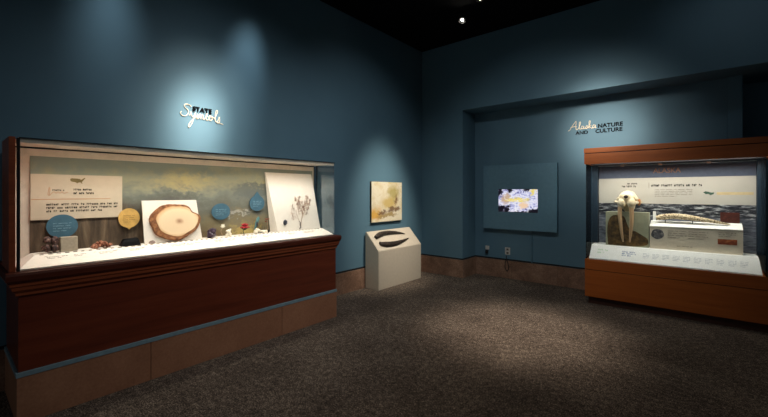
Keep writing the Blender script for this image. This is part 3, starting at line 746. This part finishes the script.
g = obj('header_print', box(B(), 2.753, 4.249, 5.682, 5.689, 1.582, 1.756), M['navy'], c); g['label'] = 'dark navy header band'
obj('title_lettering', place(text_bm('ALASKA', .060, .27, .002), (3.342, 5.6815, 1.638), AX_BACK), M['title_ink'], g)
g = obj('graphic_panel', box(B(), 2.753, 4.249, 5.682, 5.689, 1.262, 1.5815), M['cream2'], c); g['label'] = 'cream text band'
def onback(bm, x, z, mat, name): return obj(name, place(bm, (x, 5.6815, z), AX_BACK), mat, g)
onback(ticks_bm(.19, .026, 1, 31, .8), 3.075, 1.500, M['ink'], 'heading'); onback(ticks_bm(.26, .028, 1, 32, .9), 3.015, 1.464, M['ink'], 'heading')
onback(ticks_bm(.64, .034, 1, 33, .85), 3.325, 1.470, M['ink'], 'heading')
onback(box(B(), 0, .003, 0, .07, 0, .001), 3.298, 1.455, M['grey_ink'], 'rule_line')
onback(ticks_bm(.36, .10, 5, 34, .42), 3.36, 1.345, M['grey_ink'], 'text_lines')
onback(outline_bm([(0, .034), (.02, .046), (.05, .04), (.07, .03), (.098, .034), (.092, .014), (.06, .0), (.05, .016), (.026, .012)], .002), 3.812, 1.368, M['olive_ink'], 'map_emblem')
onback(box(B(), 0, .30, 0, .030, 0, .001), 3.93, 1.374, M['sand_ink'], 'color_bar')
g = obj('photo_print', box(B(), 2.753, 4.249, 5.682, 5.689, .738, 1.2615), M['ice'], c); g['label'] = 'dark coastal photo band'
bm = tube(B(), [(2.76, 5.60, 1.742), (4.245, 5.60, 1.742)], .007, 8)
lr = obj('light_rail', bm, M['silver'], c)
for x in (3.03, 3.42, 3.86): obj('clip', box(B(), x-.018, x+.018, 5.585, 5.615, 1.727, 1.7565, .003), M['silver'], lr)
DK = .736
bm = rings(B(), [rect(2.716, 4.262, 5.284, 5.68, .5645), rect(2.716, 4.262, 5.284, 5.68, .578), rect(2.724, 4.244, 5.40, 5.68, DK)])
d = obj('deck', bm, M['white2'], c); d['label'] = 'white sloped deck'
sl = V((0, 5.40-5.284, DK-.578)).normalized(); nn = V((1, 0, 0)).cross(sl)
def onrail(bm, x, t_, mat): return obj('caption', place(bm, V((x, 5.284, .578))+sl*t_+nn*.0006, (V((1, 0, 0)), sl, nn)), mat, d)
onrail(ticks_bm(.11, .07, 2, 41, .7, .0008), 2.80, .075, M['green_ink'])
onrail(ticks_bm(.14, .075, 3, 42, .75, .0008), 3.06, .065, M['navy_ink'])
for k in range(10): onrail(ticks_bm(.062, .075, 4, 50+k, .4, .0008), 3.27+.093*k, .06, M['pale_grey_ink'])
# walrus display
b = thing('photo_block', 'pale green block printed with a brown walrus under the skull', 'block', (3.09, 5.53, DK))
obj('block', box(B(), 2.868, 3.318, 5.462, 5.62, DK+E_, 1.158, .004), M['blockprint'], b)
sil = [(2.896, .742), (2.885, .9), (2.896, 1.03), (2.935, 1.105), (3.004, 1.12), (3.067, 1.10), (3.099, 1.013), (3.13, .945), (3.19, .925), (3.25, .885), (3.306, .84), (3.30, .77), (3.18, .745), (3.046, .744)]
sp = [(q.x, q.y) for q in smooth_path([(x, z, 0) for x, z in sil+sil[:1]], 5)[:-1]]
obj('walrus_print', place(outline_bm(sp, .0015), (0, 5.4615, 0), AX_BACK), M['walrusprint'], b)['label'] = 'brown walrus photograph'
# skull by voxel union
def voxel(bm, vs, it=2):
    me = bpy.data.meshes.new('tmp'); bm.to_mesh(me); bm.free(); o = bpy.data.objects.new('tmp', me); COL.objects.link(o)
    r = o.modifiers.new('r', 'REMESH'); r.mode = 'VOXEL'; r.voxel_size = vs
    s_ = o.modifiers.new('s', 'SMOOTH'); s_.iterations = it; s_.factor = .5
    ev = o.evaluated_get(bpy.context.evaluated_depsgraph_get()); m2 = ev.to_mesh(); out = bmesh.new(); out.from_mesh(m2); ev.to_mesh_clear()
    bpy.data.objects.remove(o); bpy.data.meshes.remove(me); return out
s = thing('walrus_skull', 'cream walrus skull with two long hanging tusks on a green block', 'skull', (3.10, 5.52, 1.159))
bm = B(); sx, sy, sz = 3.096, 5.545, 1.30
ball(bm, (sx, sy, sz+.03), .098, 3, (.98, 1.15, .95), .04)                       # cranium
ball(bm, (sx, sy-.075, sz+.035), .075, 3, (1.05, .8, .85), .04)                  # upper muzzle
for q in (-1, 1):
    ball(bm, (sx+q*.052, sy-.105, sz-.03), .052, 3, (.9, .9, 1.15), .05)         # tusk sockets
    ball(bm, (sx+q*.055, sy-.105, sz-.068), .034, 2, (1, 1, 1), .05)
    ball(bm, (sx+q*.088, sy-.02, sz+.02), .036, 2, (.8, 1.4, .8), .08)           # brow
    for k in range(7):                                                            # cheek arch
        a = k/6; ball(bm, (sx+q*(.085+.048*math.sin(a*math.pi)), sy-.06+.13*a, sz-.03+.012*math.sin(a*3)), .019, 2)
ball(bm, (sx, sy+.06, sz-.07), .07, 3, (1, .9, 1.2))                             # rear of the skull rests on the block
bm = voxel(bm, .007, 3)
for v in bm.verts:                                                               # hollow the nose opening
    dx, dz = v.co.x-(sx-.004), v.co.z-(sz+.045)
    dd = math.sqrt((dx/.026)**2+(dz/.022)**2)
    if v.co.y < sy-.06 and dd < 1: v.co.y += .03*(1-dd**2)
    v.co += V((1, 1, 1))*.003*pnoise(v.co*40)
    v.co.z = max(v.co.z, 1.1592) if v.co.y > 5.462 else v.co.z
obj('cranium', bm, M['bone'], s, smooth=True)
bm = ball(B(), (sx-.004, sy-.128, sz+.047), .024, 2, (1, .55, .85), .12)
obj('nasal_opening', bm, M['bonehole'], s, smooth=True)
ball(bm := B(), (sx+.118, sy-.02, sz-.02), .030, 2, (.7, 1, 1.35), .2)
obj('cheek_bone', bm, M['ochrebone'], s, smooth=True)['label'] = 'rust stained cheek bone'
for path in ([(3.030, 5.440, 1.245), (3.026, 5.428, 1.15), (3.034, 5.425, 1.02), (3.046, 5.432, .90), (3.060, 5.442, .79)], [(3.140, 5.440, 1.245), (3.150, 5.428, 1.15), (3.148, 5.425, 1.02), (3.138, 5.432, .90), (3.128, 5.442, .79)]):
    obj('tusk', tube(B(), smooth_path(path, 6), [.025, .023, .020, .016, .007], 12), M['tusk'], s, smooth=True)
# printed riser with engraved tusk
b = thing('riser_block', 'long low beige printed riser carrying the engraved tusk', 'riser', (3.73, 5.55, DK))
bm = prism(B(), [(3.327, 5.46, DK+E_), (3.327, 5.46, .998), (3.327, 5.62, 1.055), (3.327, 5.62, DK+E_)], (.806, 0, 0))
obj('block', bm, M['riser'], b)
bm = prism(B(), [(3.327, 5.456, .999), (3.327, 5.456, 1.004), (3.327, 5.62, 1.062), (3.327, 5.62, 1.0565)], (.806, 0, 0))
obj('top_sheet', bm, M['white2'], b)
obj('upright', box(B(), 3.345, 3.375, 5.622, 5.64, DK+E_, 1.17), M['white2'], b)
def onriser(bm, x, z, mat, name): return obj(name, place(bm, (x, 5.4595, z), AX_BACK), mat, b)
onriser(outline_bm(ellipse(.065, .065, .062, .06, 24, .05), .0012), 3.337, .845, M['portrait'], 'portrait_print')
onriser(ticks_bm(.17, .10, 4, 61, .3), 3.50, .868, M['grey_ink'], 'text_lines'); onriser(ticks_bm(.17, .10, 4, 62, .3), 3.685, .868, M['grey_ink'], 'text_lines')
onriser(ticks_bm(.2, .022, 1, 63, .35), 3.58, .775, M['grey_ink'], 'text_lines'); onriser(ticks_bm(.14, .06, 3, 64, .35), 3.94, .915, M['grey_ink'], 'text_lines')
onriser(box(B(), 0, .155, 0, .058, 0, .0012), 3.932, .838, M['picture'], 'picture_print')['label'] = 'orange red picture'
tk = thing('engraved_tusk', 'long cream engraved tusk tapering to a tip on the beige riser', 'tusk', (3.7, 5.55, 1.05))
def top(x, y, r): return (x, y, 1.004+(y-5.456)*.3537+r+.003)
R = [.027, .032, .033, .031, .025, .018, .005]
pts = [(3.385, 5.555, 1.094), (3.46, 5.553, 1.112), (3.56, 5.55, 1.122), (3.68, 5.548, 1.113), (3.80, 5.546, 1.095), (3.92, 5.545, 1.074), (4.035, 5.545, 1.050)]
obj('tusk_body', tube(B(), smooth_path(pts, 6), R, 12), M['scrim'], tk, smooth=True)
for x in (3.47, 3.72): obj('cradle', box(B(), x-.004, x+.004, 5.545, 5.555, 1.042, 1.088 if x < 3.6 else 1.08), M['dark'], tk)
bx = thing('picture_plaque', 'dark red brown plaque standing behind the tip of the engraved tusk', 'plaque', (4.035, 5.63, 1.06))
obj('board', box(B(), 3.958, 4.116, 5.623, 5.638, DK+E_, 1.178, .002), M['redbox'], bx)

# ------------------------------------------------------------------ ceiling spotlights (lit, in view)
def spotlight(loc, aim, mat, label):
    s = thing('track_spotlight', label, 'spotlight', (loc[0], loc[1], CZ), 'spotlights on the black ceiling')
    d = (V(aim)-V(loc)).normalized(); L = V(loc)
    obj('mount', lathe(B(), [(.03, -.022), (.035, -.018), (.035, -.0005), (.03, -.0002)], (loc[0], loc[1], CZ), 16), M['lampcan'], s)
    obj('stem', tube(B(), [(loc[0], loc[1], CZ-.022), L-d*.06], .008, 8), M['lampcan'], s)
    bm = B()
    lathe(bm, [(.02, -.13), (.04, -.12), (.048, -.02), (.052, 0), (.046, 0), (.042, -.012), (.001, -.014)], L, 20, d)
    obj('housing', bm, M['lampcan'], s)
    obj('lens', lathe(B(), [(.001, -.0115), (.015, -.0115), (.015, -.006), (.001, -.004)], L, 20, d), mat, s)
spotlight((1.255, 4.69, 3.795), (2.1, 2.9, 1.2), M['lens'], 'small lit spotlight on the black ceiling nearer the corner')
spotlight((1.69, 4.35, 3.80), (1.9, 4.4, 0), M['lens2'], 'dim spotlight at the top edge of the photo above the brighter one')

# ------------------------------------------------------------------ light
def spot(name, loc, aim, energy, angle, blend=.6, col=(1, .9, .78), r=.03):
    l = bpy.data.lights.new(name, 'SPOT'); l.energy = energy; l.spot_size = math.radians(angle); l.spot_blend = blend; l.color = col; l.shadow_soft_size = r
    o = bpy.data.objects.new(name, l); COL.objects.link(o); o.location = loc
    o.rotation_euler = (V(aim)-V(loc)).to_track_quat('-Z', 'Y').to_euler(); return o
def area(name, loc, rot, sx, sy, energy, col, spread=180):
    l = bpy.data.lights.new(name, 'AREA'); l.shape = 'RECTANGLE'; l.size = sx; l.size_y = sy; l.energy = energy; l.color = col; l.spread = math.radians(spread)
    o = bpy.data.objects.new(name, l); COL.objects.link(o); o.location = loc; o.rotation_euler = rot; return o
area('case_strip_light', (.572, 1.6, 1.7345), (0, 0, 0), .045, 2.46, 16, (1, .90, .79), 150)
area('hood_strip_light', (3.5, 5.345, 1.80), (math.radians(8), 0, 0), 1.5, .1, 11.5, (1, .95, .88), 150)
spot('sign_spot', (1.45, 1.95, 3.75), (0, 1.64, 2.08), 880, 17, 1, (1, .89, .76), .16)
spot('sign_soften_spot', (1.5, 2.0, 3.75), (0, 1.66, 2.1), 200, 34, 1, (1, .92, .82), .2)  # second wide lamp, added to soften the edge of the sign's light pool
spot('scallop_spot', (.50, 2.34, 3.82), (0, 2.13, 2.70), 62, 30, 1, (.88, .96, 1), .12)
spot('scallop_spot', (.45, .95, 3.85), (0, .92, 2.85), 50, 28, 1, (.88, .96, 1), .15)
spot('wall_fill_spot', (3.2, 1.8, 3.85), (0, 2.0, .8), 130, 76, 1, (.97, .98, 1), .1)  # unseen wide lamp added for ambient light on the left wall
spot('wall_fill_spot', (2.6, 3.4, 3.85), (0, 3.9, 1.1), 80, 80, 1, (.97, .98, 1), .1)  # another added fill, further along the left wall
spot('back_fill_spot', (2.6, 2.2, 3.85), (1.9, 6, .8), 120, 70, 1, (.97, .98, 1), .1)  # unseen fill lamp added to lift the ambient level on the back wall
spot('painting_spot', (1.7, 4.2, 3.75), (.05, 4.5, 1.0), 540, 36, 1, (1, .90, .76), .15)
spot('alaska_spot', (2.85, 1.6, 3.60), (2.76, 6.0, 2.20), 1250, 16, 1, (1, .90, .78), .2)
spot('alaska_soften_spot', (2.85, 1.6, 3.60), (2.74, 6.0, 2.1), 200, 30, 1, (1, .92, .82), .2)  # added wide lamp, only softens the pool around the Alaska lettering
spot('back_wall_spot', (4.2, 4.4, 3.85), (4.0, 5.545, 2.9), 6, 90, 1, (.9, .95, 1), .1)
spot('floor_spot', (2.35, 3.85, 3.85), (2.35, 3.8, 0), 600, 38, 1, (1, .88, .76), .35)
spot('floor_fill_spot', (3.2, 2.2, 3.85), (2.6, 2.6, 0), 60, 100, 1, (1, .90, .8), .1)
w = bpy.data.worlds.new('World'); SC.world = w; w.use_nodes = True
w.node_tree.nodes['Background'].inputs[0].default_value = (.9, .95, 1, 1); w.node_tree.nodes['Background'].inputs[1].default_value = .12

# ------------------------------------------------------------------ camera
cam = bpy.data.cameras.new('Camera'); co = bpy.data.objects.new('Camera', cam); COL.objects.link(co)
co.location = (3.785, 0, 1.4); co.rotation_euler = (math.pi/2, 0, math.radians(40.12))
cam.sensor_width = 36; cam.lens = 375/768*36; cam.shift_y = -16/768; cam.clip_start = .02
SC.camera = co
SC.view_settings.view_transform = 'Standard'; SC.view_settings.look = 'None'; SC.view_settings.gamma = 1
SC.view_settings.use_curve_mapping = False; SC.view_settings.exposure = 0
